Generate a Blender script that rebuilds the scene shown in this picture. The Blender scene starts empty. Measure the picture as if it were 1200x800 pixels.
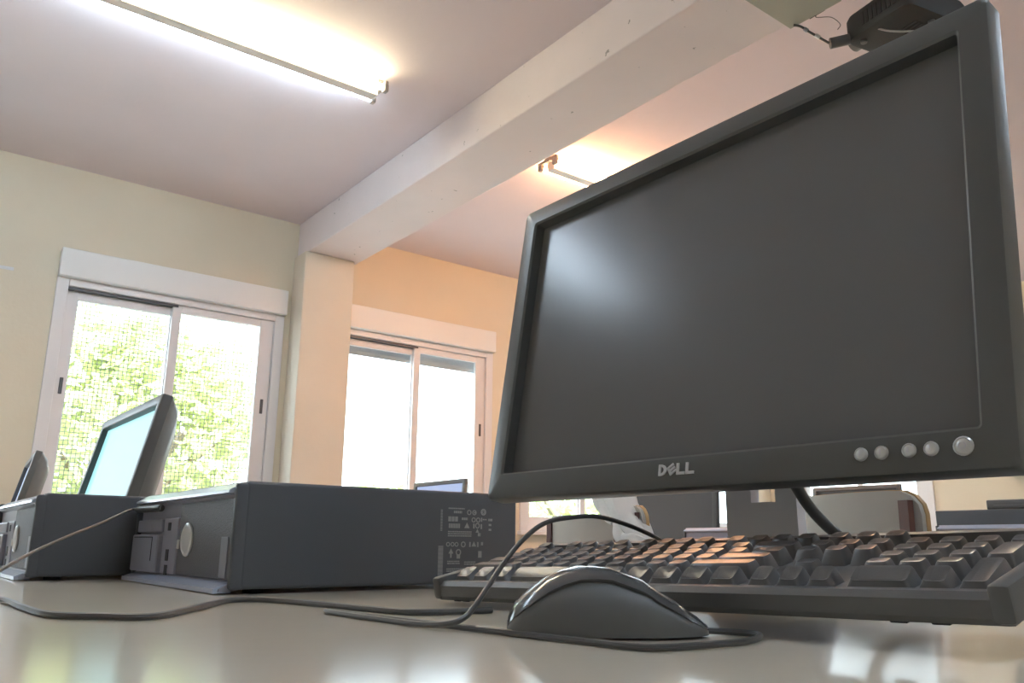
import bpy, bmesh, math, random
from mathutils import Vector, Matrix
from math import sin, cos, pi, radians
S = bpy.context.scene
COL = S.collection
rnd = random.Random(7)

# ------------------------------------------------------------------ materials
def mat(name, col, rough=0.5, metal=0.0, spec=0.5, var=0.0, vscale=8.0, bump=0.0, bscale=60.0, emit=None, estr=0.0,
        spots=None, spot_scale=30.0, spot_thr=0.72, coat=0.0):
    m = bpy.data.materials.new(name); m.use_nodes = True
    nt = m.node_tree; N = nt.nodes; L = nt.links
    b = N['Principled BSDF']
    b.inputs['Base Color'].default_value = (*col, 1)
    b.inputs['Roughness'].default_value = rough
    b.inputs['Metallic'].default_value = metal
    b.inputs['Specular IOR Level'].default_value = spec
    b.inputs['Coat Weight'].default_value = coat
    tc = N.new('ShaderNodeTexCoord')
    out = None
    if var or spots:
        mix = N.new('ShaderNodeMixRGB'); mix.blend_type = 'MULTIPLY'; mix.inputs[0].default_value = 1.0
        mix.inputs[1].default_value = (*col, 1)
        n = N.new('ShaderNodeTexNoise'); n.inputs['Scale'].default_value = vscale; n.inputs['Detail'].default_value = 5
        r = N.new('ShaderNodeMapRange'); r.inputs[1].default_value = 0.3; r.inputs[2].default_value = 0.7
        r.inputs[3].default_value = 1 - var; r.inputs[4].default_value = 1 + var * 0.3
        L.new(tc.outputs['Object'], n.inputs['Vector']); L.new(n.outputs['Fac'], r.inputs[0])
        L.new(r.outputs[0], mix.inputs[2]); out = mix.outputs[0]
    if spots:
        n2 = N.new('ShaderNodeTexNoise'); n2.inputs['Scale'].default_value = spot_scale; n2.inputs['Detail'].default_value = 3
        g = N.new('ShaderNodeMapRange'); g.inputs[1].default_value = spot_thr; g.inputs[2].default_value = spot_thr + 0.03
        mx = N.new('ShaderNodeMixRGB'); mx.inputs[2].default_value = (*spots, 1)
        L.new(tc.outputs['Object'], n2.inputs['Vector']); L.new(n2.outputs['Fac'], g.inputs[0])
        L.new(g.outputs[0], mx.inputs[0]); L.new(out, mx.inputs[1]); out = mx.outputs[0]
    if out: L.new(out, b.inputs['Base Color'])
    if bump:
        n3 = N.new('ShaderNodeTexNoise'); n3.inputs['Scale'].default_value = bscale; n3.inputs['Detail'].default_value = 4
        bp = N.new('ShaderNodeBump'); bp.inputs['Strength'].default_value = bump; bp.inputs['Distance'].default_value = 0.01
        L.new(tc.outputs['Object'], n3.inputs['Vector']); L.new(n3.outputs['Fac'], bp.inputs['Height'])
        L.new(bp.outputs[0], b.inputs['Normal'])
    if emit:
        b.inputs['Emission Color'].default_value = (*emit, 1); b.inputs['Emission Strength'].default_value = estr
    return m

def glass_mat(name):
    m = bpy.data.materials.new(name); m.use_nodes = True
    nt = m.node_tree; N = nt.nodes; L = nt.links
    N.remove(N['Principled BSDF'])
    t = N.new('ShaderNodeBsdfTransparent'); t.inputs[0].default_value = (0.93, 0.96, 0.95, 1)
    g = N.new('ShaderNodeBsdfGlossy'); g.inputs['Roughness'].default_value = 0.02
    f = N.new('ShaderNodeFresnel'); f.inputs[0].default_value = 1.45
    mx = N.new('ShaderNodeMixShader')
    ge = N.new('ShaderNodeNewGeometry'); iv = N.new('ShaderNodeMath'); iv.operation = 'SUBTRACT'; iv.inputs[0].default_value = 1
    ml = N.new('ShaderNodeMath'); ml.operation = 'MULTIPLY'
    L.new(ge.outputs['Backfacing'], iv.inputs[1]); L.new(f.outputs[0], ml.inputs[0]); L.new(iv.outputs[0], ml.inputs[1])
    L.new(ml.outputs[0], mx.inputs[0]); L.new(t.outputs[0], mx.inputs[1]); L.new(g.outputs[0], mx.inputs[2])
    L.new(mx.outputs[0], N['Material Output'].inputs[0])
    return m

def leaf_mat(name, c1, c2):
    m = mat(name, c1, 0.5)
    nt = m.node_tree; N = nt.nodes; L = nt.links
    b = N['Principled BSDF']
    tc = N.new('ShaderNodeTexCoord')
    n = N.new('ShaderNodeTexNoise'); n.inputs['Scale'].default_value = 3.0
    mx = N.new('ShaderNodeMixRGB'); mx.inputs[1].default_value = (*c1, 1); mx.inputs[2].default_value = (*c2, 1)
    r = N.new('ShaderNodeMapRange'); r.inputs[1].default_value = .4; r.inputs[2].default_value = .6
    L.new(tc.outputs['Object'], n.inputs['Vector']); L.new(n.outputs['Fac'], r.inputs[0]); L.new(r.outputs[0], mx.inputs[0])
    L.new(mx.outputs[0], b.inputs['Base Color'])
    t = N.new('ShaderNodeBsdfTranslucent'); L.new(mx.outputs[0], t.inputs[0])
    ms = N.new('ShaderNodeMixShader'); ms.inputs[0].default_value = .5
    L.new(b.outputs[0], ms.inputs[1]); L.new(t.outputs[0], ms.inputs[2])
    L.new(ms.outputs[0], N['Material Output'].inputs[0])
    return m

M = {}
M['wall'] = mat('cream_wall_paint', (.73, .645, .50), .6, var=.05, vscale=1.6, bump=.08, bscale=40)
M['ceiling'] = mat('ceiling_plaster', (.77, .68, .705), .75, var=.06, vscale=1.2, bump=.1, bscale=25)
M['beam'] = mat('beam_plaster', (.81, .735, .735), .7, var=.06, vscale=2.0, bump=.15, bscale=30, spots=(.36, .33, .32), spot_scale=22, spot_thr=.715)
M['column'] = mat('column_paint', (.76, .68, .56), .6, var=.05, vscale=2.5, bump=.1, bscale=40, spots=(.34, .29, .24), spot_scale=16, spot_thr=.74)
M['floor'] = mat('floor_tiles', (.42, .38, .34), .35, var=.15, vscale=4)
M['alu'] = mat('white_aluminium', (.78, .75, .75), .35, var=.02)
M['shutterbox'] = mat('shutter_box_plastic', (.80, .79, .77), .4)
M['slat'] = mat('shutter_slat_plastic', (.45, .45, .47), .5)
M['gasket'] = mat('dark_gasket', (.10, .10, .11), .5)
M['glass'] = glass_mat('window_glass')
M['net'] = mat('net_wire', (.30, .32, .36), .6)
M['laminate'] = mat('cream_laminate', (.82, .745, .62), .15, spec=.6, var=.04, vscale=2.5, bump=.012, bscale=14)
M['edge'] = mat('table_edge_band', (.30, .27, .22), .5)
M['steel'] = mat('grey_steel_leg', (.25, .25, .26), .4, metal=.6)
M['case'] = mat('black_case_steel', (.092, .100, .117), .45, bump=.05, bscale=700)  # blacks of case, monitor, keyboard and mouse lifted: haze put into their colours
M['bezelgrey'] = mat('silver_grey_front_plastic', (.34, .345, .42), .3, var=.03)
M['lip'] = mat('silver_lip_sky_tint', (.58, .64, .80), .2, spec=.9)  # lips paler and bluer than the bezel: reflected sky put into the colour
M['mesh'] = mat('dark_mesh_panel', (.13, .13, .15), .45, bump=.35, bscale=500)
M['port'] = mat('port_black', (.015, .015, .018), .5)
M['silver'] = mat('silver_button', (.78, .79, .80), .3, metal=.45)
M['logo'] = mat('logo_silver', (.74, .76, .78), .35, metal=.3)
M['print'] = mat('label_print', (.36, .37, .38), .6)
M['sticker'] = mat('small_sticker', (.33, .35, .42), .35)
M['moni'] = mat('monitor_black_plastic', (.124, .128, .129), .34, bump=.02, bscale=600)
M['monrec'] = mat('monitor_recess_shaded', (.075, .078, .078), .5)  # darker than the bezel, with the shade inside the recess in its colour
M['screen'] = mat('matte_lcd_off', (.165, .167, .172), .21, spec=.6)
M['screen_dull'] = mat('dull_lcd_off', (.13, .13, .135), .5, spec=.15)
M['screen_cyan'] = mat('cyan_lcd', (.05, .06, .06), .4, spec=.15, emit=(.185, .385, .41), estr=1.0)  # even cyan tone comes from emission
M['screen_sheen'] = mat('lcd_window_sheen', (.05, .06, .06), .4, spec=.15, emit=(.17, .21, .32), estr=1.0)  # pale blue emission stands in for windows reflected at a grazing angle
M['stand'] = mat('stand_grey_plastic', (.74, .74, .79), .4)
M['cable'] = mat('black_cable_rubber', (.085, .086, .088), .4)
M['cablegrey'] = mat('grey_cable_rubber', (.095, .095, .095), .45)
M['kcase'] = mat('keyboard_case', (.122, .122, .125), .4, bump=.03, bscale=800)
M['key'] = mat('keyboard_key', (.112, .111, .114), .28, spec=.7, bump=.03, bscale=900)
M['mousebody'] = mat('mouse_body', (.128, .132, .132), .5)
M['mouseshell'] = mat('mouse_glossy_shell', (.108, .111, .116), .16, spec=.6, coat=.3)
M['chairback'] = mat('chair_grey_laminate', (.43, .41, .375), .45, var=.05)
M['chairwood'] = mat('chair_plywood_edge', (.50, .32, .15), .5, var=.1, vscale=30)
M['chairpost'] = mat('chair_brown_steel', (.115, .050, .045), .5)
M['cloth'] = mat('white_cotton', (.70, .70, .70), .85, bump=.15, bscale=120)
M['projector'] = mat('projector_black_plastic', (.05, .052, .052), .6, spec=.2, bump=.1, bscale=40)
M['trunk'] = mat('trunking_grey_green', (.37, .38, .31), .5)
M['lampbody'] = mat('lamp_body_enamel', (.86, .80, .76), .45)
M['holder'] = mat('lamp_holder_plastic', (.32, .29, .27), .5)
M['tubecool'] = mat('cool_fluorescent_tube', (.9, .9, .9), .3, emit=(.66, .85, 1.0), estr=20)
M['tubewarm'] = mat('warm_fluorescent_tube', (.9, .9, .9), .3, emit=(1.0, .87, .56), estr=20)
M['tubeorange'] = mat('orange_fluorescent_tube', (.9, .9, .9), .3, emit=(1.0, .50, .23), estr=40)
M['board'] = mat('whiteboard_enamel', (.72, .66, .58), .3)
M['boardframe'] = mat('board_dark_rail', (.12, .12, .13), .4)
M['tray'] = mat('board_tray_aluminium', (.42, .42, .42), .4, metal=.3)
M['leaf1'] = leaf_mat('tree_leaf', (.50, .55, .26), (.72, .74, .46))
M['leaf2'] = leaf_mat('hedge_leaf', (.42, .52, .20), (.60, .66, .34))
M['bark'] = mat('tree_bark', (.25, .2, .15), .8, var=.2, vscale=20)
M['ground'] = mat('pale_paving', (.6, .57, .52), .8, var=.1, vscale=2)

# ------------------------------------------------------------------ mesh helpers
def link(name, bm, m, parent=None, smooth=False, loc=None):
    me = bpy.data.meshes.new(name)
    bmesh.ops.recalc_face_normals(bm, faces=bm.faces[:])
    bm.to_mesh(me); bm.free()
    if smooth:
        for p in me.polygons: p.use_smooth = True
    me.materials.append(m)
    o = bpy.data.objects.new(name, me); COL.objects.link(o)
    if smooth:
        try: me.set_sharp_from_angle(angle=radians(40))
        except Exception: pass
    if parent: o.parent = parent
    if loc: o.location = loc
    return o

def tag(o, label=None, cat=None, group=None, kind=None):
    if label: o['label'] = label
    if cat: o['category'] = cat
    if group: o['group'] = group
    if kind: o['kind'] = kind
    return o

def empty(name, loc=(0, 0, 0), rz=0, **k):
    o = bpy.data.objects.new(name, None); COL.objects.link(o)
    o.empty_display_size = .05
    o.location = loc; o.rotation_euler = (0, 0, rz)
    return tag(o, **k)

def box(bm, lo, hi, bev=0.0, seg=2, mtx=None):
    lo = Vector(lo); hi = Vector(hi)
    r = bmesh.ops.create_cube(bm, size=1.0)
    vs = r['verts']; c = (lo + hi) / 2; d = hi - lo
    for v in vs: v.co = Vector((v.co.x * d.x, v.co.y * d.y, v.co.z * d.z)) + c
    if bev:
        es = list({e for v in vs for e in v.link_edges})
        r2 = bmesh.ops.bevel(bm, geom=es, offset=bev, segments=seg, affect='EDGES', profile=.5)
        vs = list({v for f in r2['faces'] for v in f.verts} | {v for v in vs if v.is_valid})
    if mtx:
        for v in vs: v.co = mtx @ v.co
    return vs

def B(): return bmesh.new()
def bx(lo, hi, bev=0, seg=2):
    bm = B(); box(bm, lo, hi, bev, seg); return bm

def loft(bm, rings, cap0=True, cap1=True, closed=True):
    vr = [[bm.verts.new(Vector(p)) for p in r] for r in rings]
    n = len(vr[0])
    for a, b in zip(vr, vr[1:]):
        for i in range(n if closed else n - 1):
            j = (i + 1) % n
            bm.faces.new((a[i], a[j], b[j], b[i]))
    if cap0: bm.faces.new(vr[0][::-1])
    if cap1: bm.faces.new(vr[-1])
    return vr

def catmull(pts, n=8):
    P = [Vector(p) for p in pts]; P = [2 * P[0] - P[1]] + P + [2 * P[-1] - P[-2]]
    out = []
    for i in range(1, len(P) - 2):
        a, b, c, d = P[i - 1:i + 3]
        for k in range(n):
            t = k / n
            out.append(.5 * ((2 * b) + (c - a) * t + (2 * a - 5 * b + 4 * c - d) * t * t + (3 * b - a - 3 * c + d) * t ** 3))
    out.append(P[-2]); return out

def tube(bm, pts, r, seg=8, smooth_n=8):
    P = catmull(pts, smooth_n) if smooth_n else [Vector(p) for p in pts]
    rs = r if callable(r) else (lambda t: r)
    rings = []; up = Vector((0, 0, 1)); last = None
    for i, p in enumerate(P):
        t = (P[min(i + 1, len(P) - 1)] - P[max(i - 1, 0)])
        t = t.normalized() if t.length > 1e-9 else Vector((1, 0, 0))
        if last is None:
            a = t.cross(up if abs(t.z) < .95 else Vector((1, 0, 0))).normalized()
        else:
            a = (last - t * last.dot(t)).normalized()
        last = a; b = t.cross(a); rr = rs(i / max(1, len(P) - 1))
        rings.append([p + (a * cos(q) + b * sin(q)) * rr for q in [2 * pi * k / seg for k in range(seg)]])
    loft(bm, rings)

def cyl(bm, a, b, r, seg=16):
    tube(bm, [a, b], r, seg, 0)

def rrect(x0, y0, x1, y1, r, n=4):
    out = []
    for cx, cy, a0 in ((x1 - r, y1 - r, 0), (x0 + r, y1 - r, 90), (x0 + r, y0 + r, 180), (x1 - r, y0 + r, 270)):
        for k in range(n + 1):
            a = radians(a0 + 90 * k / n); out.append((cx + r * cos(a), cy + r * sin(a)))
    return out

def struct(name, bm, m, parent=None, smooth=False):
    o = link(name, bm, m, parent, smooth)
    if parent is None: o['kind'] = 'structure'
    return o

def children_of(o): return [c for c in bpy.data.objects if c.parent == o]
def copy_tree(o, parent=None):
    c = o.copy(); COL.objects.link(c)
    if parent: c.parent = parent
    for ch in children_of(o): copy_tree(ch, c)
    return c

# ------------------------------------------------------------------ room shell  (table top is z = 0)
ZC, ZF = 2.103, -.75
X0, X1, Y0, Y1 = -3.6, 6.968, -3.0, 4.924
T = .16
struct('floor', bx((X0 - T, Y0 - T, ZF - .1), (X1 + T, Y1 + T, ZF)), M['floor'])
struct('ceiling', bx((X0 - T, Y0 - T, ZC), (X1 + T, Y1 + T, ZC + .15)), M['ceiling'])
WINS = [(.625, 1.30), (2.28, 1.30), (3.85, 1.30), (5.52, 1.20), (-.98, 1.15)]   # x start, width on the window wall
ZS, ZT = .15, 1.60
def wall_with_holes(lo, hi, holes, axis):
    # wall box lo..hi along 'axis' with rectangular openings (a0,a1,z0,z1)
    bm = B()
    oth = 1 - axis
    def seg(a0, a1, z0, z1):
        l = [0, 0, z0]; h = [0, 0, z1]
        l[axis] = a0; h[axis] = a1; l[oth] = lo[oth]; h[oth] = hi[oth]
        box(bm, l, h)
    holes = sorted(holes); a = lo[axis]
    for (p, q, z0, z1) in holes:
        seg(a, p, lo[2], hi[2]); seg(p, q, lo[2], z0); seg(p, q, z1, hi[2]); a = q
    seg(a, hi[axis], lo[2], hi[2])
    return bm
struct('wall_back', wall_with_holes((X0 - T, Y1, ZF), (X1 + T, Y1 + T, ZC), [(x, x + w, ZS, ZT) for x, w in WINS], 0), M['wall'])
RW = (3.335, 4.625)
struct('wall_right', wall_with_holes((X1, Y0 - T, ZF), (X1 + T, Y1, ZC), [(RW[0], RW[1], ZS, ZT)], 1), M['wall'])
struct('wall_left', bx((X0 - T, Y0 - T, ZF), (X0, Y1, ZC)), M['wall'])
struct('wall_front', bx((X0, Y0 - T, ZF), (X1, Y0, ZC)), M['wall'])
# beam across the ceiling and its column
bm = B(); box(bm, (1.985, Y0, 1.865), (2.345, Y1, ZC), .006, 2)
struct('trim_1', bm, M['beam'])
bm = B(); box(bm, (1.965, 4.74, ZF), (2.31, Y1, 1.865), .008, 2)
struct('trim_2', bm, M['column'])

def make_window(name, x0, w, rollers=0.0, net=False):
    """local frame: x along the wall from the left edge, y outwards, z up from the table height."""
    root = empty(name); root['kind'] = 'structure'
    # roller shutter box
    bm = B(); box(bm, (0.0, -.055, 1.457), (w, .05, 1.617), .006)
    link('shutter_box', bm, M['shutterbox'], root)
    bm = B()                                            # outer frame
    f = .06
    box(bm, (0, -.015, ZS), (f, .075, 1.457), .004); box(bm, (w - f, -.015, ZS), (w, .075, 1.457), .004)
    box(bm, (f, -.015, ZS), (w - f, .075, ZS + .05), .004); box(bm, (f, -.015, 1.415), (w - f, .075, 1.457), .004)
    link('window_frame', bm, M['alu'], root)
    bm = B(); box(bm, (f, .0, 1.40), (w * .5, .05, 1.413))
    link('dark_track', bm, M['gasket'], root)
    mid = w * .478
    for k, (a, b, y0) in enumerate(((f + .002, mid + .045, .030), (mid, w - f - .002, .004))):
        s = .055 if k == 0 else .05
        sr = .05 if k == 0 else .085
        bm = B()
        lft = s + .005 if k == 0 else .05
        zt = 1.398 if k == 0 else 1.414
        box(bm, (a, y0, ZS + .05), (a + lft, y0 + .024, zt), .003)
        box(bm, (b - sr, y0, ZS + .05), (b, y0 + .024, zt), .003)
        box(bm, (a + lft, y0, ZS + .05), (b - sr, y0 + .024, ZS + .105), .003)
        box(bm, (a + lft, y0, zt - .045), (b - sr, y0 + .024, zt), .003)
        sash = link('sash', bm, M['alu'], root)
        bm = B(); box(bm, (a + lft - .004, y0 + .010, ZS + .10), (b - sr + .004, y0 + .014, zt - .04))
        link('pane', bm, M['glass'], sash)
        hx = a + lft * .55 if k == 0 else b - sr * .45
        bm = B(); box(bm, (hx - .009, y0 - .006, .82), (hx + .009, y0 + .002, .91), .003)
        link('latch', bm, M['gasket'], sash)
    if rollers > 0:                                     # lowered shutter slats
        bm = B(); z = 1.457; n = int(rollers / .033)
        for i in range(n):
            zz = 1.40 - i * .033
            pr = [(.082, zz), (.092, zz + .004), (.096, zz - .014), (.092, zz - .030), (.082, zz - .032)]
            loft(bm, [[(.03, y, z_) for y, z_ in pr], [(w - .03, y, z_) for y, z_ in pr]])
        link('roller_slats', bm, M['slat'], root)
    if net:                                             # insect screen outside the left leaf and right leaf
        bm = B(); st = .023
        x = f
        while x < w - f:
            box(bm, (x, .085, ZS + .05), (x + .0032, .0862, 1.41)); x += st
        z = ZS + .06
        while z < 1.41:
            box(bm, (f, .0864, z), (w - f, .0876, z + .0032)); z += st
        link('insect_screen', bm, M['net'], root)
    # sill
    bm = B(); box(bm, (-.02, -.05, ZS - .03), (w + .02, .0, ZS), .004)
    link('sill', bm, M['alu'], root)
    return root
for i, (x, w) in enumerate(WINS):
    o = make_window('window_%d' % (i + 1), x, w, .10 if i == 1 else (.03 if i == 0 else .0), net=(i == 0))
    o.location = (x, Y1, 0)
o = make_window('window_6', 0, RW[1] - RW[0], .40); o.location = (X1, RW[1], 0); o.rotation_euler = (0, 0, -pi / 2)

# ------------------------------------------------------------------ fluorescent fittings
def make_lamp(name, warm, cool=False):
    root = empty(name)
    Ln = 1.5
    bm = B(); box(bm, (0.03, -.029, -.088), (Ln - .03, .029, 0), .006)
    link('lamp_body', bm, M['lampbody'], root)
    for s in (-1, 1):
        bm = B(); cyl(bm, (.035, s * .06, -.062), (Ln - .035, s * .06, -.062), .013, 14)
        link('fluorescent_tube', bm, M['tubeorange'] if warm else (M['tubecool'] if s > 0 or cool else M['tubewarm']), root, True)
    for x in (0.012, Ln - .012):
        bm = B()
        for q in (-1, 1): box(bm, (x - .011, q * .06 - .015, -.080), (x + .011, q * .06 + .015, -.044), .004)
        box(bm, (x - .009, -.076, -.046), (x + .009, .076, -.030), .003)
        box(bm, (x - .012, -.022, -.05), (x + .012, .022, 0), .004)
        link('lamp_holder', bm, M['holder'], root)
    return root
L0 = make_lamp('ceiling_lamp', False)
L0.location = (.07, 3.05, ZC)
tag(L0, 'twin tube fluorescent lamp on ceiling left of the beam, above the first window', 'ceiling lamp', 'fluorescent ceiling lamps')
L1 = make_lamp('ceiling_lamp', False, True)
L1.location = (-1.52, 3.0, ZC)
tag(L1, 'cool twin tube lamp on ceiling further left, reflected in the large dark screen', 'ceiling lamp', 'fluorescent ceiling lamps')
L2 = make_lamp('ceiling_lamp', True)
L2.location = (2.612, 3.12, ZC)
tag(L2, 'twin tube fluorescent lamp glowing orange behind the beam, cut off by the large monitor', 'ceiling lamp', 'fluorescent ceiling lamps')
for src, loc, lab in ((L1, (.07, -.6, ZC), 'unseen twin tube lamp added to light the room, behind the camera left of the beam'),
                      (L0, (4.9, 3.12, ZC), 'unseen twin tube lamp added to light the room, by the right wall window'),
                      (L1, (2.9, -.3, ZC), 'unseen twin tube lamp added to light the room, right of the beam nearer the camera')):
    c = copy_tree(src); c.location = loc; c['label'] = lab  # three lamps out of view, added to brighten the room

# ------------------------------------------------------------------ tables
def make_table(name, x0, x1, y0, y1, label):
    root = empty(name, ((x0 + x1) / 2, (y0 + y1) / 2, ZF), label=label, cat='table')
    hx, hy = (x1 - x0) / 2, (y1 - y0) / 2; H = -ZF
    bm = B(); box(bm, (-hx, -hy, H - .028), (hx, hy, H), .002)
    link('tabletop', bm, M['laminate'], root)
    bm = B(); box(bm, (-hx + .06, -hy + .06, H - .09), (hx - .06, hy - .06, H - .03))
    link('apron', bm, M['steel'], root)
    for sx in (-1, 1):
        for sy in (-1, 1):
            bm = B(); box(bm, (sx * (hx - .08) - .022, sy * (hy - .08) - .022, 0), (sx * (hx - .08) + .022, sy * (hy - .08) + .022, H - .09), .004)
            link('leg', bm, M['steel'], root)
    return root
make_table('computer_table', -.5, .98, -.9, 4.45, 'long cream glossy table in the foreground carrying the large monitor and keyboard')
make_table('computer_table', 2.28, 3.15, .3, 4.5, 'second cream table behind the chairs, carrying the dark monitor seen under the large one')
make_table('computer_table', 4.15, 4.95, .5, 4.5, 'farthest cream table near the right wall window')

# ------------------------------------------------------------------ monitors
def ring3(x0, b0, x1, b1, r, d, P, n=4):
    return [P(a, b, d) for a, b in rrect(x0, b0, x1, b1, r, n)]

def make_monitor(name, W, H, tilt, zb, base_back, screen, detail=True, hole=True, logo=True):
    """root at the table under the panel's bottom centre; user looks along +X; +Y is the user's left"""
    root = empty(name)
    st, ct = sin(tilt), cos(tilt)
    def P(a, b, d): return Vector((b * st + d * ct, W / 2 - a, zb + b * ct - d * st))
    s = W / .51
    bw, bb, bt = .022 * s, .027 * s, .021 * s
    bm = B()
    loops = [ring3(.003, .003, W - .003, H - .003, .005, .022 * s, P), ring3(0, 0, W, H, .006, .019 * s, P),
             ring3(0, 0, W, H, .006, .004, P), ring3(.0012, .0012, W - .0012, H - .0012, .006, .0012, P),
             ring3(.004, .004, W - .004, H - .004, .004, 0, P),
             ring3(bw - .002, bb - .002, W - bw + .002, H - bt + .002, .003, 0, P),
             ring3(bw, bb, W - bw, H - bt, .002, .002, P)]
    loft(bm, loops, True, False)
    link('bezel', bm, M['moni'], root, True)
    bm = B()
    loft(bm, [ring3(bw, bb, W - bw, H - bt, .002, .002, P), ring3(bw + .0012, bb + .0012, W - bw - .0012, H - bt - .0012, .002, .0135 * s, P)], False, False)
    link('screen_surround', bm, M['monrec'], root)
    bm = B(); q = .0125 * s
    loft(bm, [ring3(bw, bb, W - bw, H - bt, .001, q, P, 1), ring3(bw, bb, W - bw, H - bt, .001, q + .004, P, 1)])
    link('screen', bm, screen, root)
    bm = B()
    loft(bm, [ring3(.004, .004, W - .004, H - .004, .008, .022 * s, P), ring3(.02, .02, W - .02, H - .02, .02, .042 * s, P),
              ring3(.07, .05, W - .07, H - .05, .03, .060 * s, P)])
    link('back_shell', bm, M['moni'], root, True)
    if detail:
        for k, (a, r) in enumerate(((.414, .0046), (.428, .0046), (.446, .0046), (.4598, .0046), (.4789, .0060))):
            a *= s; r *= s; bm = B(); c0 = .0152 * s
            def rg(rr, d): return [P(a + rr * cos(t), c0 + rr * sin(t), d) for t in [2 * pi * i / 20 for i in range(20)]]
            loft(bm, [rg(r, .001), rg(r, -.0012), rg(r * .82, -.0022), rg(r * .74, -.0014), rg(r * .5, -.0020), rg(r * .2, -.0023)])
            bt_ = link('button', bm, M['silver'], root, True)
            bm = B()
            if k < 4:
                h = r * .35
                loft(bm, [[P(a - h * .3, c0 - h, -.0022), P(a + h * .3, c0 - h, -.0022), P(a + h * .3, c0 + h, -.0022), P(a - h * .3, c0 + h, -.0022)],
                          [P(a - h * .3, c0 - h, -.0027), P(a + h * .3, c0 - h, -.0027), P(a + h * .3, c0 + h, -.0027), P(a - h * .3, c0 + h, -.0027)]])
            else:
                for t in range(14):
                    t0 = radians(120 + t * 300 / 14); t1 = radians(120 + (t + 1) * 300 / 14)
                    loft(bm, [[P(a + q_ * cos(tt), c0 + q_ * sin(tt), dd) for q_, tt in ((r * .28, t0), (r * .40, t0), (r * .40, t1), (r * .28, t1))] for dd in (-.0018, -.0026)])
            link('icon', bm, M['stand'], bt_)
    if logo:                                            # DELL lettering, slanted E
        bm = B(); h = .0094 * s; wl = .0088 * s; th = .0025 * s; gap = .0007 * s
        tot = 4 * wl + 3 * gap; ax = W / 2 - tot / 2 + .001; b0 = .0112 * s
        def slab(poly):
            loft(bm, [[P(a, b, .0006) for a, b in poly], [P(a, b, -.0010) for a, b in poly]])
        # D
        slab([(ax, b0), (ax + th, b0), (ax + th, b0 + h), (ax, b0 + h)])
        n = 10
        for i in range(n):
            t0 = -pi / 2 + pi * i / n; t1 = -pi / 2 + pi * (i + 1) / n
            def q(rx, ry, t): return (ax + th * .9 + rx * cos(t), b0 + h / 2 + ry * sin(t))
            slab([q((wl - th), h / 2, t0), q((wl - th), h / 2, t1), q((wl - 2 * th) * .9, h / 2 - th * .8, t1), q((wl - 2 * th) * .9, h / 2 - th * .8, t0)])
        # E tilted
        cx, cy = ax + wl + gap + wl / 2, b0 + h / 2; an = radians(32); e = h * .40
        def rt(x, y): return (cx + x * cos(an) - y * sin(an), cy + x * sin(an) + y * cos(an))
        def rbar(x_0, y_0, x_1, y_1): slab([rt(x_0, y_0), rt(x_1, y_0), rt(x_1, y_1), rt(x_0, y_1)])
        t3 = th * .72
        rbar(-e, -e, -e + th * .8, e); rbar(-e, -e, e, -e + t3); rbar(-e, -t3 / 2, e, t3 / 2); rbar(-e, e - t3, e, e)
        for k in (2, 3):
            lx = ax + k * (wl + gap)
            slab([(lx, b0), (lx + wl * .95, b0), (lx + wl * .95, b0 + th * .9), (lx, b0 + th * .9)])
            slab([(lx, b0), (lx + th, b0), (lx + th, b0 + h), (lx, b0 + h)])
        link('logo', bm, M['logo'], root)
    # neck and base
    nx = base_back; hw = .0365 * s; t = .012
    bm = B()
    zt = zb + H * .5
    if hole:
        hz0, hz1, hy = zb - .0065, zb + .0065, .0125
        off = -.0035
        for lo, hi in (((nx, -hw, .010), (nx + t, hw, hz0)), ((nx, -hw, hz1), (nx + t, hw, zt)),
                       ((nx, -hw, hz0), (nx + t, off - hy, hz1)), ((nx, off + hy, hz0), (nx + t, hw, hz1))):
            box(bm, lo, hi)
        for sgn in (-1, 1):                              # flared foot of the neck
            loft(bm, [[(nx, sgn * hw, .058), (nx, sgn * hw, .010), (nx, sgn * (hw + .03), .010)], [(nx + t, sgn * hw, .058), (nx + t, sgn * hw, .010), (nx + t, sgn * (hw + .03), .010)]])
    else:
        box(bm, (nx, -hw, .010), (nx + t, hw, zt))
    link('neck', bm, M['stand'], root)
    bm = B(); cx = nx + .05; rx, ry = .095 * s, .13 * s
    def el(k, z): return [(cx + rx * k * cos(q), ry * k * sin(q), z) for q in [2 * pi * i / 40 for i in range(40)]]
    loft(bm, [el(.98, 0), el(1, .003), el(.97, .009), el(.6, .013)])
    link('base', bm, M['stand'], root, True)
    return root

m1 = make_monitor('monitor', .51, .336, .1562, .0969, .112, M['screen'])
m1.location = (.5088, .4490, 0); m1.rotation_euler = (0, 0, .0098)
tag(m1, 'large black monitor with dark screen, silver buttons and DELL lettering, nearest the camera', 'monitor', 'computer monitors')
# its thick video cable hangs beside the neck
bm = B(); tube(bm, [(.056, .0, .17), (.060, -.045, .135), (.066, -.062, .107), (.078, -.068, .086), (.088, -.075, .071), (.100, -.084, .057), (.118, -.098, .03), (.16, -.12, .006), (.22, -.14, .005)], .0045, 10)
link('cable', bm, M['cable'], m1, True)
m2 = make_monitor('monitor', .60, .33, .215, .058, .112, M['screen_cyan'], detail=False, logo=False, hole=False)
m2.location = (.420, 2.240, 0); m2.rotation_euler = (0, 0, .0)
tag(m2, 'black monitor tilted back showing a bright cyan screen, in front of the first window', 'monitor', 'computer monitors')
m3 = make_monitor('monitor', .57, .32, .205, .05, .112, M['screen_sheen'], detail=False, logo=False, hole=False)
m3.location = (.395, 3.625, 0); m3.rotation_euler = (0, 0, radians(-4.5))
tag(m3, 'leftmost monitor seen almost edge on, at the far end of the foreground table', 'monitor', 'computer monitors')
m4 = make_monitor('monitor', .55, .34, .09, .068, .112, M['screen_sheen'], detail=False, logo=False, hole=False)
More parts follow.
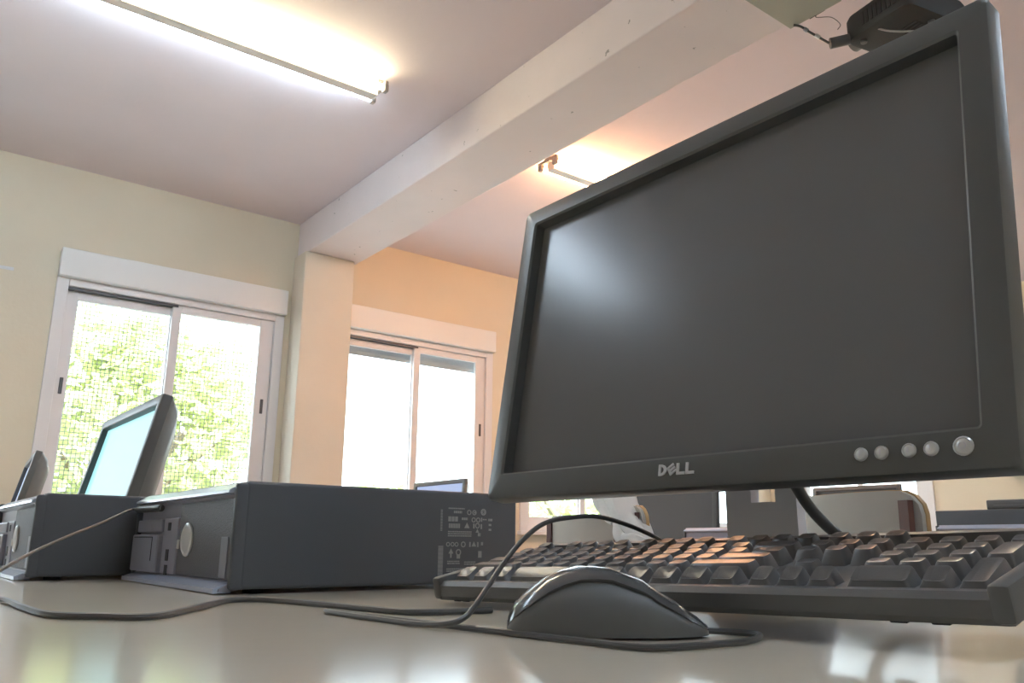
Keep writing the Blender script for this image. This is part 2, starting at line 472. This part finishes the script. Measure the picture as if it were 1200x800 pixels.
m4.location = (2.57, 4.09, 0)
tag(m4, 'distant monitor whose top edge shows above the large case in front of the second window', 'monitor', 'computer monitors')
m5 = make_monitor('monitor', .50, .36, .06, .05, .112, M['screen_dull'], detail=False, logo=False, hole=False)
m5.location = (2.585, 2.33, 0)
tag(m5, 'dark monitor on the second table, seen between white jacket and stand neck', 'monitor', 'computer monitors')
m6 = make_monitor('monitor', .53, .34, .06, .047, .112, M['screen_dull'], detail=False, logo=False, hole=False)
m6.location = (4.37, 2.545, 0)
tag(m6, 'far dark monitor on the third table against the right wall window, above a chair', 'monitor', 'computer monitors')

# ------------------------------------------------------------------ desktop computers
def make_pc(name, label_print=True, w=.405, L=.365, H=.116):
    root = empty(name)
    bm = B(); box(bm, (.004, 0, .005), (L, w, H), .004, 3)
    link('case', bm, M['case'], root, True)
    # front bezel: extruded profile
    pr = [(.006, .108), (-.004, .1055), (-.0065, .1015), (0, .0985), (0, .013), (-.013, .0055), (-.0135, .003), (-.004, .002), (.006, .004)]
    bm = B()
    loft(bm, [[(x, .010, z) for x, z in pr], [(x, w - .010, z) for x, z in pr]])
    link('front_bezel', bm, M['bezelgrey'], root)
    for nm, q in (('top_lip', [(.014, .1165), (.004, .1145), (-.010, .1065), (-.0105, .1035), (.002, .1035), (.014, .1085)]),
                  ('bottom_lip', [(.0005, .0125), (-.0185, .0058), (-.0185, .001), (.0005, .001)])):
        bm = B(); loft(bm, [[(x, .014, z) for x, z in q], [(x, w - .008, z) for x, z in q]])
        link(nm, bm, M['lip'], root)
    bm = B(); box(bm, (-.0022, .0115, .0135), (.001, .206, .098), .001)
    link('mesh_panel', bm, M['mesh'], root)
    for ya, yb in ((.0006, .0105), (w - .0105, w - .0006)):
        bm = B(); box(bm, (-.0062, ya, .0045), (.010, yb, .1135), .003, 2)
        link('side_cheek', bm, M['case'], root, True)
    # silver oval badge button
    bm = B()
    def rg(k, x): return [(x, .169 + .0205 * k * cos(q), .055 + .0195 * k * sin(q)) for q in [2 * pi * i / 28 for i in range(28)]]
    loft(bm, [rg(1, -.001), rg(1, -.004), rg(.86, -.0055), rg(.8, -.0045), rg(.3, -.0052)])
    link('power_button', bm, M['silver'], root, True)
    bm = B(); box(bm, (-.004, .201, .044), (-.001, .207, .055), .001)
    link('light', bm, M['silver'], root)
    bm = B(); box(bm, (-.003, .211, .0135), (.001, .272, .0815), .001)
    strip = link('port_strip', bm, M['bezelgrey'], root)
    for z, hh in ((.071, .005), (.036, .007), (.018, .006)):
        bm = B(); box(bm, (-.0036, .240, z - hh), (-.0026, .252, z + hh))
        link('port', bm, M['port'], strip)
    bm = B(); box(bm, (-.005, .276, .0645), (.001, .394, .0805), .0015)
    link('upper_drive', bm, M['bezelgrey'], root)
    bm = B(); box(bm, (-.009, .274, .0135), (.001, .4005, .0615), .002)
    dr = link('drive_bay', bm, M['bezelgrey'], root)
    bm = B(); box(bm, (-.0096, .298, .028), (-.0088, .299, .058)); box(bm, (-.0096, .298, .0575), (-.0088, .39, .0585))
    link('seam', bm, M['port'], dr)
    bm = B(); box(bm, (-.0032, .026, .0155), (-.0018, .047, .058), .0004)
    link('sticker', bm, M['sticker'], root)
    for x in (.03, L - .03):
        for y in (.03, w - .03):
            bm = B(); cyl(bm, (x, y, 0), (x, y, .006), .011, 14); link('rubber_foot', bm, M['port'], root)
    if label_print:
        r2 = random.Random(3); bm = B()
        def mk(x0, z0, x1, z1): box(bm, (x0, -.0004, z0), (x1, .0003, z1))
        # vertical serial strips
        for i in range(18): mk(.2468, .068 + i * .00145, .2495, .0688 + i * .00145)
        for i in range(30): mk(.2445, .013 + i * .00125, .2515, .0138 + i * .00125)
        # rows of certification marks: rings, bars, triangles, tiny print
        def ringm(x, z, r):
            for i in range(10):
                a = 2 * pi * i / 10; b_ = 2 * pi * (i + 1) / 10
                loft(bm, [[(x + q * cos(t), yy, z + q * sin(t)) for q, t in ((r * .65, a), (r, a), (r, b_), (r * .65, b_))] for yy in (-.0004, .0003)])
        def tri(x, z, r):
            loft(bm, [[(x + r * cos(t), yy, z + r * sin(t)) for t in (pi / 2, pi * 7 / 6, -pi / 6)] for yy in (-.0004, .0003)])
        def tiny(x0, x1, z, h=.0016):
            x = x0
            while x < x1:
                l = r2.uniform(.0008, .003); mk(x, z, min(x + l, x1), z + h); x += l + .0007
        tiny(.258, .282, .0945); tiny(.266, .278, .0895, .003); ringm(.289, .091, .0033); ringm(.297, .091, .0033); mk(.2965, .090, .2985, .092); ringm(.311, .092, .0042); ringm(.311, .092, .002)
        for x in (.258, .263, .268): mk(x, .0795, x + .004, .0855)
        tiny(.278, .287, .0815, .003); ringm(.296, .082, .0032); ringm(.303, .082, .0032); mk(.3075, .080, .309, .085); tiny(.310, .316, .082)
        for i in range(9): mk(.259 + i * .0019, .0715, .2602 + i * .0019, .077)
        tri(.286, .074, .0045); mk(.2955, .0715, .2975, .0775); ringm(.302, .075, .0035); tri(.302, .068, .003); mk(.307, .071, .309, .077)
        for z in (.0665, .0640, .0615): tiny(.258, .293, z, .0014)
        tiny(.303, .307, .062, .004); mk(.3195, .069, .3235, .0715); mk(.3195, .075, .3235, .0775); tiny(.319, .325, .081, .003)
        for x in (.2585, .265, .271): ringm(x, .052, .0028)
        ringm(.281, .052, .0036); mk(.290, .049, .292, .055); tri(.297, .0515, .004); mk(.302, .049, .304, .055); tiny(.308, .311, .051, .004)
        tri(.263, .043, .004); mk(.262, .036, .264, .041); ringm(.274, .0425, .004); mk(.2715, .035, .2765, .040); mk(.304, .036, .309, .044)
        for z in (.031, .0285): tiny(.258, .276, z, .0015); tiny(.283, .300, z - .001, .0015)
        for z in (.022, .0195): tiny(.257, .305, z, .0015)
        link('compliance_print', bm, M['print'], root)
    return root
pc1 = make_pc('desktop_computer', True); pc1.location = (.31, .868, 0)
tag(pc1, 'large black desktop case lying flat in the centre, white print on its side', 'computer', 'desktop computer cases')
pc2 = make_pc('desktop_computer', False); pc2.location = (.185, 1.292, 0); pc2.rotation_euler = (0, 0, .0)
tag(pc2, 'black desktop case at the left edge, in front of the cyan screen', 'computer', 'desktop computer cases')
pc3 = copy_tree(pc2); pc3.location = (2.40, 1.865 - .19, 0)
tag(pc3, 'dark desktop case on the second table just left of the grey stand neck', 'computer', 'desktop computer cases')
pc4 = make_pc('desktop_computer', False, w=.42, L=.40, H=.155); pc4.location = (2.42, .745, 0)
tag(pc4, 'dark desktop case on the second table at the right edge, under a flat box', 'computer', 'desktop computer cases')
bm = B(); box(bm, (0, 0, 0), (.27, .30, .026), .004); box(bm, (-.002, .02, .004), (.002, .28, .012), .001)
o = link('flat_box', bm, M['kcase'], None, True, (2.45, .735, .1556))
tag(o, 'thin black box lying on top of the dark case at the right edge', 'box')

# ------------------------------------------------------------------ keyboard
A = Vector((.4182, .6571, .0030)); Bp = Vector((.4389, .1772, .0160))
ex = (Bp - A); KL = ex.length; ex.normalize()
ey0 = Vector((1, 0, 0)); ey0 = (ey0 - ex * ey0.dot(ex)).normalized(); ez0 = ex.cross(ey0)
tl = radians(12.0); ey = (ey0 * cos(tl) + ez0 * sin(tl)).normalized(); ez = ex.cross(ey)
KM = Matrix(((ex.x, ey.x, ez.x, A.x), (ex.y, ey.y, ez.y, A.y), (ex.z, ey.z, ez.z, A.z), (0, 0, 0, 1)))
kb = empty('keyboard'); kb.matrix_world = KM
tag(kb, 'black full size keyboard in front of the large monitor, raised on its rear feet', 'keyboard')
KD = .150; u = (KL - .024) / 22.5; v = .0187
bm = B()
def prof(k):  # front to back profile (y, z)
    return [(.000, .004), (.003, .0), (KD - .003, .0), (KD, .004), (KD, .0175), (KD - .004, .0205), (KD - .013, .0205), (KD - .016, .0140), (.012, .0140), (.009, .0162), (.004, .0162), (.000, .013)]
loft(bm, [[(0.003, y * .99 + .001, z * .92) for y, z in prof(0)], [(.006, y, z) for y, z in prof(0)], [(KL - .006, y, z) for y, z in prof(0)], [(KL - .003, y * .99 + .001, z * .92) for y, z in prof(0)]])
link('case', bm, M['kcase'], kb)
for xs in ((0, .0115), (KL - .0115, KL)):                 # raised end cheeks
    bm = B(); box(bm, (xs[0], -.001, .001), (xs[1], KD, .0205), .003, 2)
    link('end_rail', bm, M['kcase'], kb, True)
KEYS = []
def row(r, y, segs):
    for x, w_, d in segs: KEYS.append((x, y, w_, d, r))
def run(x, ws):
    out = []
    for w_ in ws: out.append((x, w_, 1)); x += w_
    return out
NV, NP = 15.25, 18.5
row(0, 0, run(0, [1.25, 1.25, 1.25, 6.25, 1.25, 1.25, 1.25, 1.25]) + run(NV, [1, 1, 1]) + run(NP, [2, 1]) + [(NP + 3, 1, 2)])
row(1, 1, run(0, [2.25] + [1] * 10 + [2.75]) + [(NV + 1, 1, 1)] + run(NP, [1, 1, 1]))
row(2, 2, run(0, [1.75] + [1] * 11 + [2.25]) + run(NP, [1, 1, 1]) + [(NP + 3, 1, 2)])
row(3, 3, run(0, [1.5] + [1] * 12 + [1.5]) + run(NV, [1, 1, 1]) + run(NP, [1, 1, 1]))
row(4, 4, run(0, [1] * 13 + [2]) + run(NV, [1, 1, 1]) + run(NP, [1, 1, 1, 1]))
row(5, 5.35, [(0, 1, 1)] + run(2, [1] * 4) + run(6.5, [1] * 4) + run(11, [1] * 4) + run(NV, [1, 1, 1]))
KZ = .0140
tiltr = [-.0010, .0, .0008, .0014, .0022, .0030]
for (x, y, w_, d, r) in KEYS:
    x0 = .012 + x * u + .0006; x1 = .012 + (x + w_) * u - .0006
    y0 = .0125 + y * v + .0006; y1 = .0125 + (y + d) * v - .0006
    hh = .0100; tr = tiltr[r]
    bm = B()
    ix, iyf, iyb = .0036, .0056 if r else .0026, .0024
    zt0, zt1 = (KZ + hh - .0004 if r else KZ + .0042), KZ + hh + tr * .4
    def rr(x0_, y0_, x1_, y1_, zf, zb_, rad, sag=0):
        pts = rrect(x0_, y0_, x1_, y1_, rad, 2)
        return [(px, py, zf + (zb_ - zf) * ((py - y0_) / max(1e-6, y1_ - y0_)) - sag) for px, py in pts]
    loft(bm, [rr(x0, y0, x1, y1, KZ - .002, KZ - .002, .0012), rr(x0 + ix * .8, y0 + iyf * .8, x1 - ix * .8, y1 - iyb * .8, zt0 - .0016, zt1 - .0016, .0020),
              rr(x0 + ix, y0 + iyf, x1 - ix, y1 - iyb, zt0, zt1, .0022), rr(x0 + ix + .003, y0 + iyf + .003, x1 - ix - .003, y1 - iyb - .003, zt0, zt1, .0010, .0005)])
    link('key', bm, M['key'], kb, True)
for x in (.04, KL - .04):
    bm = B(); loft(bm, [[(x - .012, KD - .016, .001), (x + .012, KD - .016, .001), (x + .012, KD - .004, .001), (x - .012, KD - .004, .001)],
                        [(x - .011, KD - .022, -.024), (x + .011, KD - .022, -.024), (x + .011, KD - .016, -.024), (x - .011, KD - .016, -.024)]])
    link('rear_foot', bm, M['kcase'], kb)
for x in (.022, .034, KL - .062, KL - .040):
    bm = B(); box(bm, (x - .005, .008, -.0026), (x + .005, .016, .001), .001)
    link('rubber_foot', bm, M['port'], kb)

# ------------------------------------------------------------------ mouse (hump at the left, nose to the right) with its cable
ms = empty('mouse', (.3668, .3832, 0), math.atan2(-.0690, .0886))
tag(ms, 'glossy black computer mouse in front of the keyboard', 'mouse')
ML = .120
def hz(t):   # top height along t 0 (back) .. 1 (nose)
    k = [(0, .0080), (.015, .0125), (.04, .0180), (.12, .0275), (.25, .0365), (.38, .0400), (.5, .0395), (.65, .0340), (.8, .0235), (.92, .0140), (1, .0070)]
    for (a, b), (c, d) in zip(k, k[1:]):
        if t <= c:
            s_ = (t - a) / (c - a); s_ = s_ * s_ * (3 - 2 * s_) * .5 + s_ * .5
            return b + (d - b) * s_
    return k[-1][1]
def wz(t): return .0300 * (max(0.0, 1 - abs((t - .46) / (.468 if t < .46 else .556)) ** 2.7)) ** .45 + .0045
def sect(t, kx, z0, kz, n=24):
    """half superellipse cross-section: bottom flat at z0, dome above"""
    x = (t - .5) * ML; W_ = wz(t) * kx; Hh = hz(t) * kz - z0
    pts = []
    for i in range(n + 1):
        a = pi * i / n
        c_, s_ = cos(a), sin(a)
        pts.append((x, W_ * math.copysign(abs(c_) ** .62, c_), z0 + Hh * abs(s_) ** .80))
    return pts
ts = [0, .006, .015, .026, .04, .058, .08, .14, .2, .28, .36, .44, .52, .6, .68, .76, .84, .9, .95, .985, 1]
bm = B(); loft(bm, [sect(t, 1.0, .0015, .93) for t in ts])
link('body', bm, M['mousebody'], ms, True)
# glossy upper shell: cap of the dome that sits proud, its rim sweeping from the tail over the side to the nose
bm = B(); rings = []
def rim(t): return radians(26 + 26 * sin(pi * min(1, max(0, t)) ** .9))
for t in ts[1:]:
    x = (t - .5) * ML; W_ = wz(t) * 1.02; Hh = hz(t) - .0015; a0 = rim(t); pts = []
    n = 20
    for i in range(n + 1):
        a = a0 + (pi - 2 * a0) * i / n; c_, s_ = cos(a), sin(a)
        pts.append((x, W_ * math.copysign(abs(c_) ** .62, c_), .0015 + Hh * abs(s_) ** .80 + .0004))
    inner = [(x, p[1] * .93, p[2] - .0022) for p in reversed(pts)]
    rings.append(pts + inner)
loft(bm, rings)
link('top_shell', bm, M['mouseshell'], ms, True)
bm = B(); cyl(bm, (.030, -.0035, .0190), (.030, .0035, .0190), .007, 20)
link('scroll_wheel', bm, M['port'], ms, True)
bm = B()
W2L = Matrix.Translation(ms.location) @ Matrix.Rotation(ms.rotation_euler.z, 4, 'Z'); W2L.invert()
cp = [(.404, .354, .006), (.414, .346, .003), (.428, .334, .0022), (.4275, .3165, .0022), (.4005, .3015, .0022), (.3661, .2995, .0022), (.3264, .3085, .0022), (.3195, .3405, .0022), (.313, .3903, .0022),
      (.305, .4486, .0022), (.3003, .5146, .0022), (.295, .567, .0022), (.2925, .604, .0022), (.2885, .608, .0022), (.2875, .590, .0022), (.2895, .5383, .0022), (.2925, .4783, .0024), (.2955, .450, .0045),
      (.305, .4455, .0080), (.318, .4508, .0155), (.361, .4793, .0396), (.3916, .4937, .0575), (.4235, .507, .0695), (.4594, .5172, .0745), (.49, .5191, .0760), (.5243, .518, .0700), (.5669, .5231, .0590), (.600, .533, .046), (.625, .55, .02), (.66, .58, .0025), (.75, .62, .0025)]
tube(bm, [W2L @ Vector(p) for p in cp], .0019, 8, 8)
link('cable', bm, M['cable'], ms, True)

# ------------------------------------------------------------------ loose cables
bm = B(); tube(bm, [(.303, 1.18, .0945), (.298, 1.235, .0950), (.292, 1.262, .0950), (.2448, 1.198, .076), (.1921, 1.1124, .0578), (.1459, 1.0219, .0412), (.1062, .9262, .0252), (.07, .84, .010), (.02, .73, .003), (-.1, .6, .0025)], .0019, 8)
cb = link('usb_cable', bm, M['cablegrey'], None, True)
tag(cb, 'thin grey cable plugged into the large case front, sagging across the left case', 'cable')
bm = B(); tube(bm, [(.300, 1.130, .0945), (.298, 1.150, .0945), (.297, 1.228, .0950), (.296, 1.238, .0950)], lambda t: .0046 if .05 < t < .9 else .003, 10)
link('plug', bm, M['cable'], cb, True)
bm = B(); tube(bm, [(-.1, 1.05, .0026), (-.02, .97, .0026), (.07, .91, .0026), (.1028, .8669, .0026), (.106, .76, .0026), (.1121, .6732, .0026), (.1383, .6406, .0026), (.1671, .6226, .0026), (.2148, .6842, .0026), (.2671, .7576, .0026), (.300, .735, .0026), (.3219, .6193, .0026), (.335, .5618, .0026), (.370, .547, .0026), (.398, .543, .0026)], .0024, 8)
o = link('table_cable', bm, M['cable'], None, True)
tag(o, 'black cable lying on the table in front of the large case, curving to the left', 'cable')

# ------------------------------------------------------------------ chairs
def make_chair(name, loc, rz, label):
    """faces +X; back panel's rear surface at x = -.20; origin on the floor"""
    root = empty(name, loc, rz, label=label, cat='chair', group='school chairs')
    zt = .905; zb = .70; hw = .20
    # curved back panel with rounded corners: front/back faces laminate, rim plywood
    def sheet(x_off, grow):
        return [(-.20 + x_off + 1.1 * (y * y), y, z) for y, z in rrect(-hw - grow, zb - grow, hw + grow, zt + grow, .045, 6)]
    def panel(off0, off1, grow):
        bm = B(); ny = 16; nz = 6
        outl = rrect(-hw - grow, zb - grow, hw + grow, zt + grow, .045, 6)
        def zr(y):
            r = .045; e = max(0.0, abs(y) - (hw + grow - r)); d = r - math.sqrt(max(0, r * r - e * e))
            return zb - grow + d, zt + grow - d
        cols = []
        for x_off in (off0, off1):
            col = []
            for i in range(ny + 1):
                y = -(hw + grow) * cos(pi * i / ny); a, b = zr(y)
                col.append([bm.verts.new((-.20 + x_off + 1.1 * y * y, y, a + (b - a) * j / nz)) for j in range(nz + 1)])
            cols.append(col)
        for ci, col in enumerate(cols):
            for i in range(ny):
                for j in range(nz):
                    f = (col[i][j], col[i + 1][j], col[i + 1][j + 1], col[i][j + 1])
                    bm.faces.new(f)
        f0, f1 = cols
        for i in range(ny):
            bm.faces.new((f0[i][0], f0[i + 1][0], f1[i + 1][0], f1[i][0])); bm.faces.new((f0[i][nz], f0[i + 1][nz], f1[i + 1][nz], f1[i][nz]))
        for j in range(nz):
            for i in (0, ny): bm.faces.new((f0[i][j], f0[i][j + 1], f1[i][j + 1], f1[i][j]))
        return bm
    link('backrest', panel(0, .008, 0), M['chairback'], root, True)
    link('plywood_edge', panel(.0082, .016, .0015), M['chairwood'], root, True)
    for s in (-1, 1):
        y0, y1 = s * .166, s * .191
        bm = B()
        def bar(z, x): return [(x, min(y0, y1), z), (x + .012, min(y0, y1), z), (x + .012, max(y0, y1), z), (x, max(y0, y1), z)]
        loft(bm, [bar(.44, -.185), bar(.66, -.178), bar(.78, -.178), bar(.886, -.176)])
        link('back_post', bm, M['chairpost'], root)
    bm = B(); box(bm, (-.19, -.19, .43), (.20, .19, .446), .006)
    link('seat', bm, M['chairwood'], root, True)
    for sx in (-1, 1):
        for sy in (-1, 1):
            bm = B(); tube(bm, [(sx * .16, sy * .16, .43), (sx * .20, sy * .19, 0)], .012, 10, 0)
            link('leg', bm, M['chairpost'], root, True)
    return root
make_chair('chair', (1.72, .872, ZF), radians(-22), 'grey backed chair with brown post seen right of the stand neck under the large monitor')
make_chair('chair', (2.205, 2.235, ZF), 0, 'small looking grey backed chair with brown posts, just right of the large case')
make_chair('chair', (1.85, 1.575, ZF - .0), radians(-40.5), 'chair turned sideways with tan wooden edge, mostly covered by a white jacket')

# white jacket over the sideways chair
bm = B()
def blob(path, rad, sq, ph):
    P = catmull(path, 6); rings = []
    for i, p in enumerate(P):
        t = i / (len(P) - 1); r = rad(t); n = 18; ring = []
        tn = (P[min(i + 1, len(P) - 1)] - P[max(i - 1, 0)]).normalized()
        a = tn.cross(Vector((.6, .8, 0))).normalized(); b = tn.cross(a)
        for k in range(n):
            q = 2 * pi * k / n; w = 1 + .16 * sin(3 * q + 5 * t + ph) + .10 * sin(5 * q - 9 * t)
            ring.append(p + a * cos(q) * r * w + b * sin(q) * r * w * sq)
        rings.append(ring)
    loft(bm, rings)
blob([(1.70, 1.74, .26), (1.64, 1.645, .17), (1.60, 1.575, .115), (1.58, 1.515, .065), (1.57, 1.465, .01), (1.565, 1.44, -.05)], lambda t: .038 + .005 * sin(2 * pi * t), .7, 0)
blob([(1.66, 1.78, .26), (1.64, 1.72, .18), (1.61, 1.66, .14), (1.59, 1.61, .115)], lambda t: .026 - .008 * t, .6, 1)
blob([(1.59, 1.60, .125), (1.575, 1.58, .10), (1.56, 1.555, .07), (1.555, 1.51, .060), (1.55, 1.46, .052)], lambda t: .015 + .005 * sin(pi * t), .6, 2)
o = link('jacket', bm, M['cloth'], None, True)
tag(o, 'crumpled white jacket draped over the sideways chair', 'jacket')

# ------------------------------------------------------------------ projector under the ceiling, its cable and the trunking on the beam
pr = empty('projector', (2.575, 1.145, 1.758), radians(-12), label='black projector hanging from the ceiling behind the top edge of the large monitor', cat='projector')
bm = B()
def pring(k, z, r=.035): return [(x, y, z) for x, y in rrect(-.155 * k, -.125 * k, .155 * k, .135 * k, r, 5)]
loft(bm, [pring(.90, -.004), pring(.97, 0), pring(1, .012), pring(1, .075), pring(.96, .09), pring(.86, .096)])
link('body', bm, M['projector'], pr, True)
bm = B(); cyl(bm, (-.07, .13, .045), (-.07, .165, .045), .034, 24)
lens = link('lens', bm, M['moni'], pr, True)
bm = B(); cyl(bm, (-.07, .160, .045), (-.07, .167, .045), .026, 24)
link('lens_glass', bm, M['screen'], lens, True)
bm = B()
for i in range(9): box(bm, (-.157, -.10 + i * .018, .02), (-.153, -.09 + i * .018, .07))
link('vent', bm, M['port'], pr)
bm = B()
for i in range(7): box(bm, (-.05 + i * .016, -.07, -.0062), (-.042 + i * .016, .0, -.0035))
link('bottom_grille', bm, M['port'], pr)
for x, y in ((-.11, .09), (.11, .09), (0, -.09)):
    bm = B(); cyl(bm, (x, y, -.012), (x, y, 0), .011, 14); link('foot', bm, M['moni'], pr, True)
bm = B(); box(bm, (-.05, -.05, .095), (.05, .05, .115), .004); cyl(bm, (0, 0, .11), (0, 0, .315), .018, 16); box(bm, (-.06, -.06, .312), (.06, .06, .323), .003)
link('ceiling_mount', bm, M['moni'], pr)
bm = B(); tube(bm, [(-.12, .02, -.002), (-.10, .0, -.016), (-.07, -.02, -.022), (-.01, -.045, -.020), (.03, -.03, -.014), (.06, .02, -.006)], .0035, 8)
link('cable_loop', bm, M['tray'], pr, True)
bm = B(); cyl(bm, (-.200, .155, -.002), (-.15, .115, .006), .019, 14)
plug = link('plug', bm, M['cable'], pr, True)
bm = B(); box(bm, (-.20, -.10, -.016), (.20, .10, 0), .003)
o = link('cable_trunking', bm, M['trunk'], None, False, (2.155, 1.35, 1.865))
tag(o, 'grey green cable trunking fixed under the beam at the top, ending beside the projector', 'cable trunking')
bm = B(); tube(bm, [(2.335, 1.425, 1.844), (2.352, 1.408, 1.836), (2.372, 1.388, 1.812), (2.392, 1.362, 1.782), (2.4105, 1.340, 1.758)], .0042, 8)
tube(bm, [(2.35, 1.37, 1.845), (2.38, 1.33, 1.87), (2.40, 1.345, 1.89), (2.39, 1.37, 1.87), (2.42, 1.33, 1.86), (2.44, 1.31, 1.83), (2.42, 1.31, 1.80)], .0014, 6)
o = link('loose_wires', bm, M['cablegrey'], None, True)
for a, b_ in (((2.360, 1.400, 1.827), (2.368, 1.392, 1.817)), ((2.384, 1.373, 1.796), (2.392, 1.362, 1.782))):
    bm = B(); cyl(bm, a, b_, .0075, 10)
    link('connector', bm, M['sticker'] if a[0] < 2.37 else M['logo'], o, True)
tag(o, 'thin tangled wires between the trunking end and the ceiling projector', 'wires')

# ------------------------------------------------------------------ whiteboard on the right wall
wb = empty('whiteboard', (X1, 1.75, 0), 0, label='whiteboard on the right wall, only a sliver showing at the right edge', cat='whiteboard')
bm = B(); box(bm, (-.018, -.95, .66), (-.001, .95, 1.77), .002)
link('board', bm, M['board'], wb)
bm = B(); box(bm, (-.03, -.97, 1.77), (-.001, .97, 1.795), .002)
link('top_rail', bm, M['boardframe'], wb)
bm = B(); box(bm, (-.09, -.98, .60), (-.001, .98, .655), .006)
link('pen_tray', bm, M['tray'], wb)

bm = B(); box(bm, (.29, Y1 - .0012, 1.446), (.418, Y1 - .0001, 1.464))
o = link('wall_tape', bm, M['cloth'], None)
tag(o, 'small strip of white tape stuck on the cream wall at the left edge', 'tape')
# ------------------------------------------------------------------ outdoors
def leaves(bm_verts, faces, c, r, n, size, seed):
    rr = random.Random(seed)
    for i in range(n):
        while True:
            p = Vector((rr.uniform(-1, 1), rr.uniform(-1, 1), rr.uniform(-1, 1)))
            if .25 < p.length < 1: break
        p = Vector((c[0] + p.x * r[0], c[1] + p.y * r[1], c[2] + p.z * r[2]))
        a = Vector((rr.gauss(0, 1), rr.gauss(0, 1), rr.gauss(0, .7))).normalized()
        b = a.cross(Vector((rr.gauss(0, 1), rr.gauss(0, 1), rr.gauss(0, 1)))).normalized()
        s = size * rr.uniform(.6, 1.25); k = len(bm_verts)
        bm_verts += [p - a * s, p - b * s * .45, p + a * s, p + b * s * .45]
        faces.append((k, k + 1, k + 2, k + 3))
def foliage(name, blobs, m, parent, seed):
    V, F = [], []
    for i, (c, r, n, s) in enumerate(blobs): leaves(V, F, c, r, n, s, seed + i)
    me = bpy.data.meshes.new(name); me.from_pydata(V, [], F); me.materials.append(m)
    o = bpy.data.objects.new(name, me); COL.objects.link(o); o.parent = parent
    return o
def make_tree(loc, blobs, label, seed, m, trunk_h):
    root = empty('tree', loc, label=label, cat='tree', group='trees outside the windows')
    bm = B(); tube(bm, [(0, 0, 0), (.05, .03, trunk_h * .5), (0, 0, trunk_h), (.1, 0, trunk_h + .8)], lambda t: .13 - .07 * t, 10)
    for k in range(4):
        a = k * 1.7; tube(bm, [(0, 0, trunk_h * .8), (.4 * cos(a), .4 * sin(a), trunk_h + .4), (.9 * cos(a), .9 * sin(a), trunk_h + .9)], .04, 8)
    link('trunk', bm, M['bark'], root, True)
    foliage('foliage', blobs, m, root, seed)
    return root
GZ = -1.1
struct('ground_outside', bx((-14, Y1 + T + .02, GZ - .1), (26, 24, GZ)), M['ground'])
make_tree((2.0, 9.2, GZ), [((0, 0, 2.2), (1.3, 1.0, 1.1), 3000, .09), ((-.75, .3, 3.0), (.75, .7, .8), 1100, .09), ((.15, .2, 3.1), (.5, .6, .6), 500, .09), ((.95, 0, 2.7), (.7, .7, .7), 800, .09), ((.1, .2, 1.2), (1.6, .9, .8), 1800, .09)],
          'leafy yellow green tree filling the first window', 11, M['leaf1'], 1.3)
make_tree((5.3, 9.6, GZ), [((0, 0, 1.35), (1.3, .8, .55), 1500, .09)], 'low green tree behind the second window', 31, M['leaf2'], .9)
make_tree((8.3, 9.2, GZ), [((0, 0, 1.35), (1.3, .8, .52), 1500, .09)], 'low green tree behind the third window, seen under the large monitor', 41, M['leaf2'], .9)

# ------------------------------------------------------------------ light, sky
w = bpy.data.worlds.new('sky'); S.world = w; w.use_nodes = True
N = w.node_tree.nodes; Lk = w.node_tree.links
bg = N['Background']
tc = N.new('ShaderNodeTexCoord'); sp = N.new('ShaderNodeSeparateXYZ'); rp = N.new('ShaderNodeValToRGB')
Lk.new(tc.outputs['Generated'], sp.inputs[0]); Lk.new(sp.outputs['Z'], rp.inputs[0])
rp.color_ramp.elements[0].color = (.84, .92, 1, 1); rp.color_ramp.elements[1].color = (.55, .76, 1, 1)
Lk.new(rp.outputs[0], bg.inputs[0]); bg.inputs[1].default_value = 3.2
sun = bpy.data.lights.new('sun', 'SUN'); sun.energy = 8.5; sun.angle = .02; sun.color = (1, .95, .86)
so = bpy.data.objects.new('sun', sun); COL.objects.link(so); so.rotation_euler = (radians(42), radians(8), 0)
# sun comes from behind the building (-Y) so it lights the trees, not the room

# ------------------------------------------------------------------ camera
cam = bpy.data.cameras.new('camera'); co = bpy.data.objects.new('camera', cam); COL.objects.link(co)
p_, yw, rl = radians(13.855), radians(37.442), radians(.47)
fwd = Vector((sin(yw) * cos(p_), cos(yw) * cos(p_), sin(p_)))
right = Vector((cos(yw), -sin(yw), 0)); up = right.cross(fwd)
r_ = right * cos(rl) + up * sin(rl); u_ = -right * sin(rl) + up * cos(rl)
mw = Matrix(((r_.x, u_.x, -fwd.x, 0), (r_.y, u_.y, -fwd.y, 0), (r_.z, u_.z, -fwd.z, .053), (0, 0, 0, 1)))
co.matrix_world = mw
cam.sensor_width = 36; cam.lens = 961.5 / 1200 * 36; cam.clip_start = .01
S.camera = co
S.view_settings.view_transform = 'Standard'; S.view_settings.look = 'None'
S.view_settings.exposure = 1.27; S.view_settings.gamma = 1; S.view_settings.use_curve_mapping = False
S.cycles.max_bounces = 10; S.cycles.diffuse_bounces = 5; S.cycles.transparent_max_bounces = 16
S.cycles.sample_clamp_indirect = 6
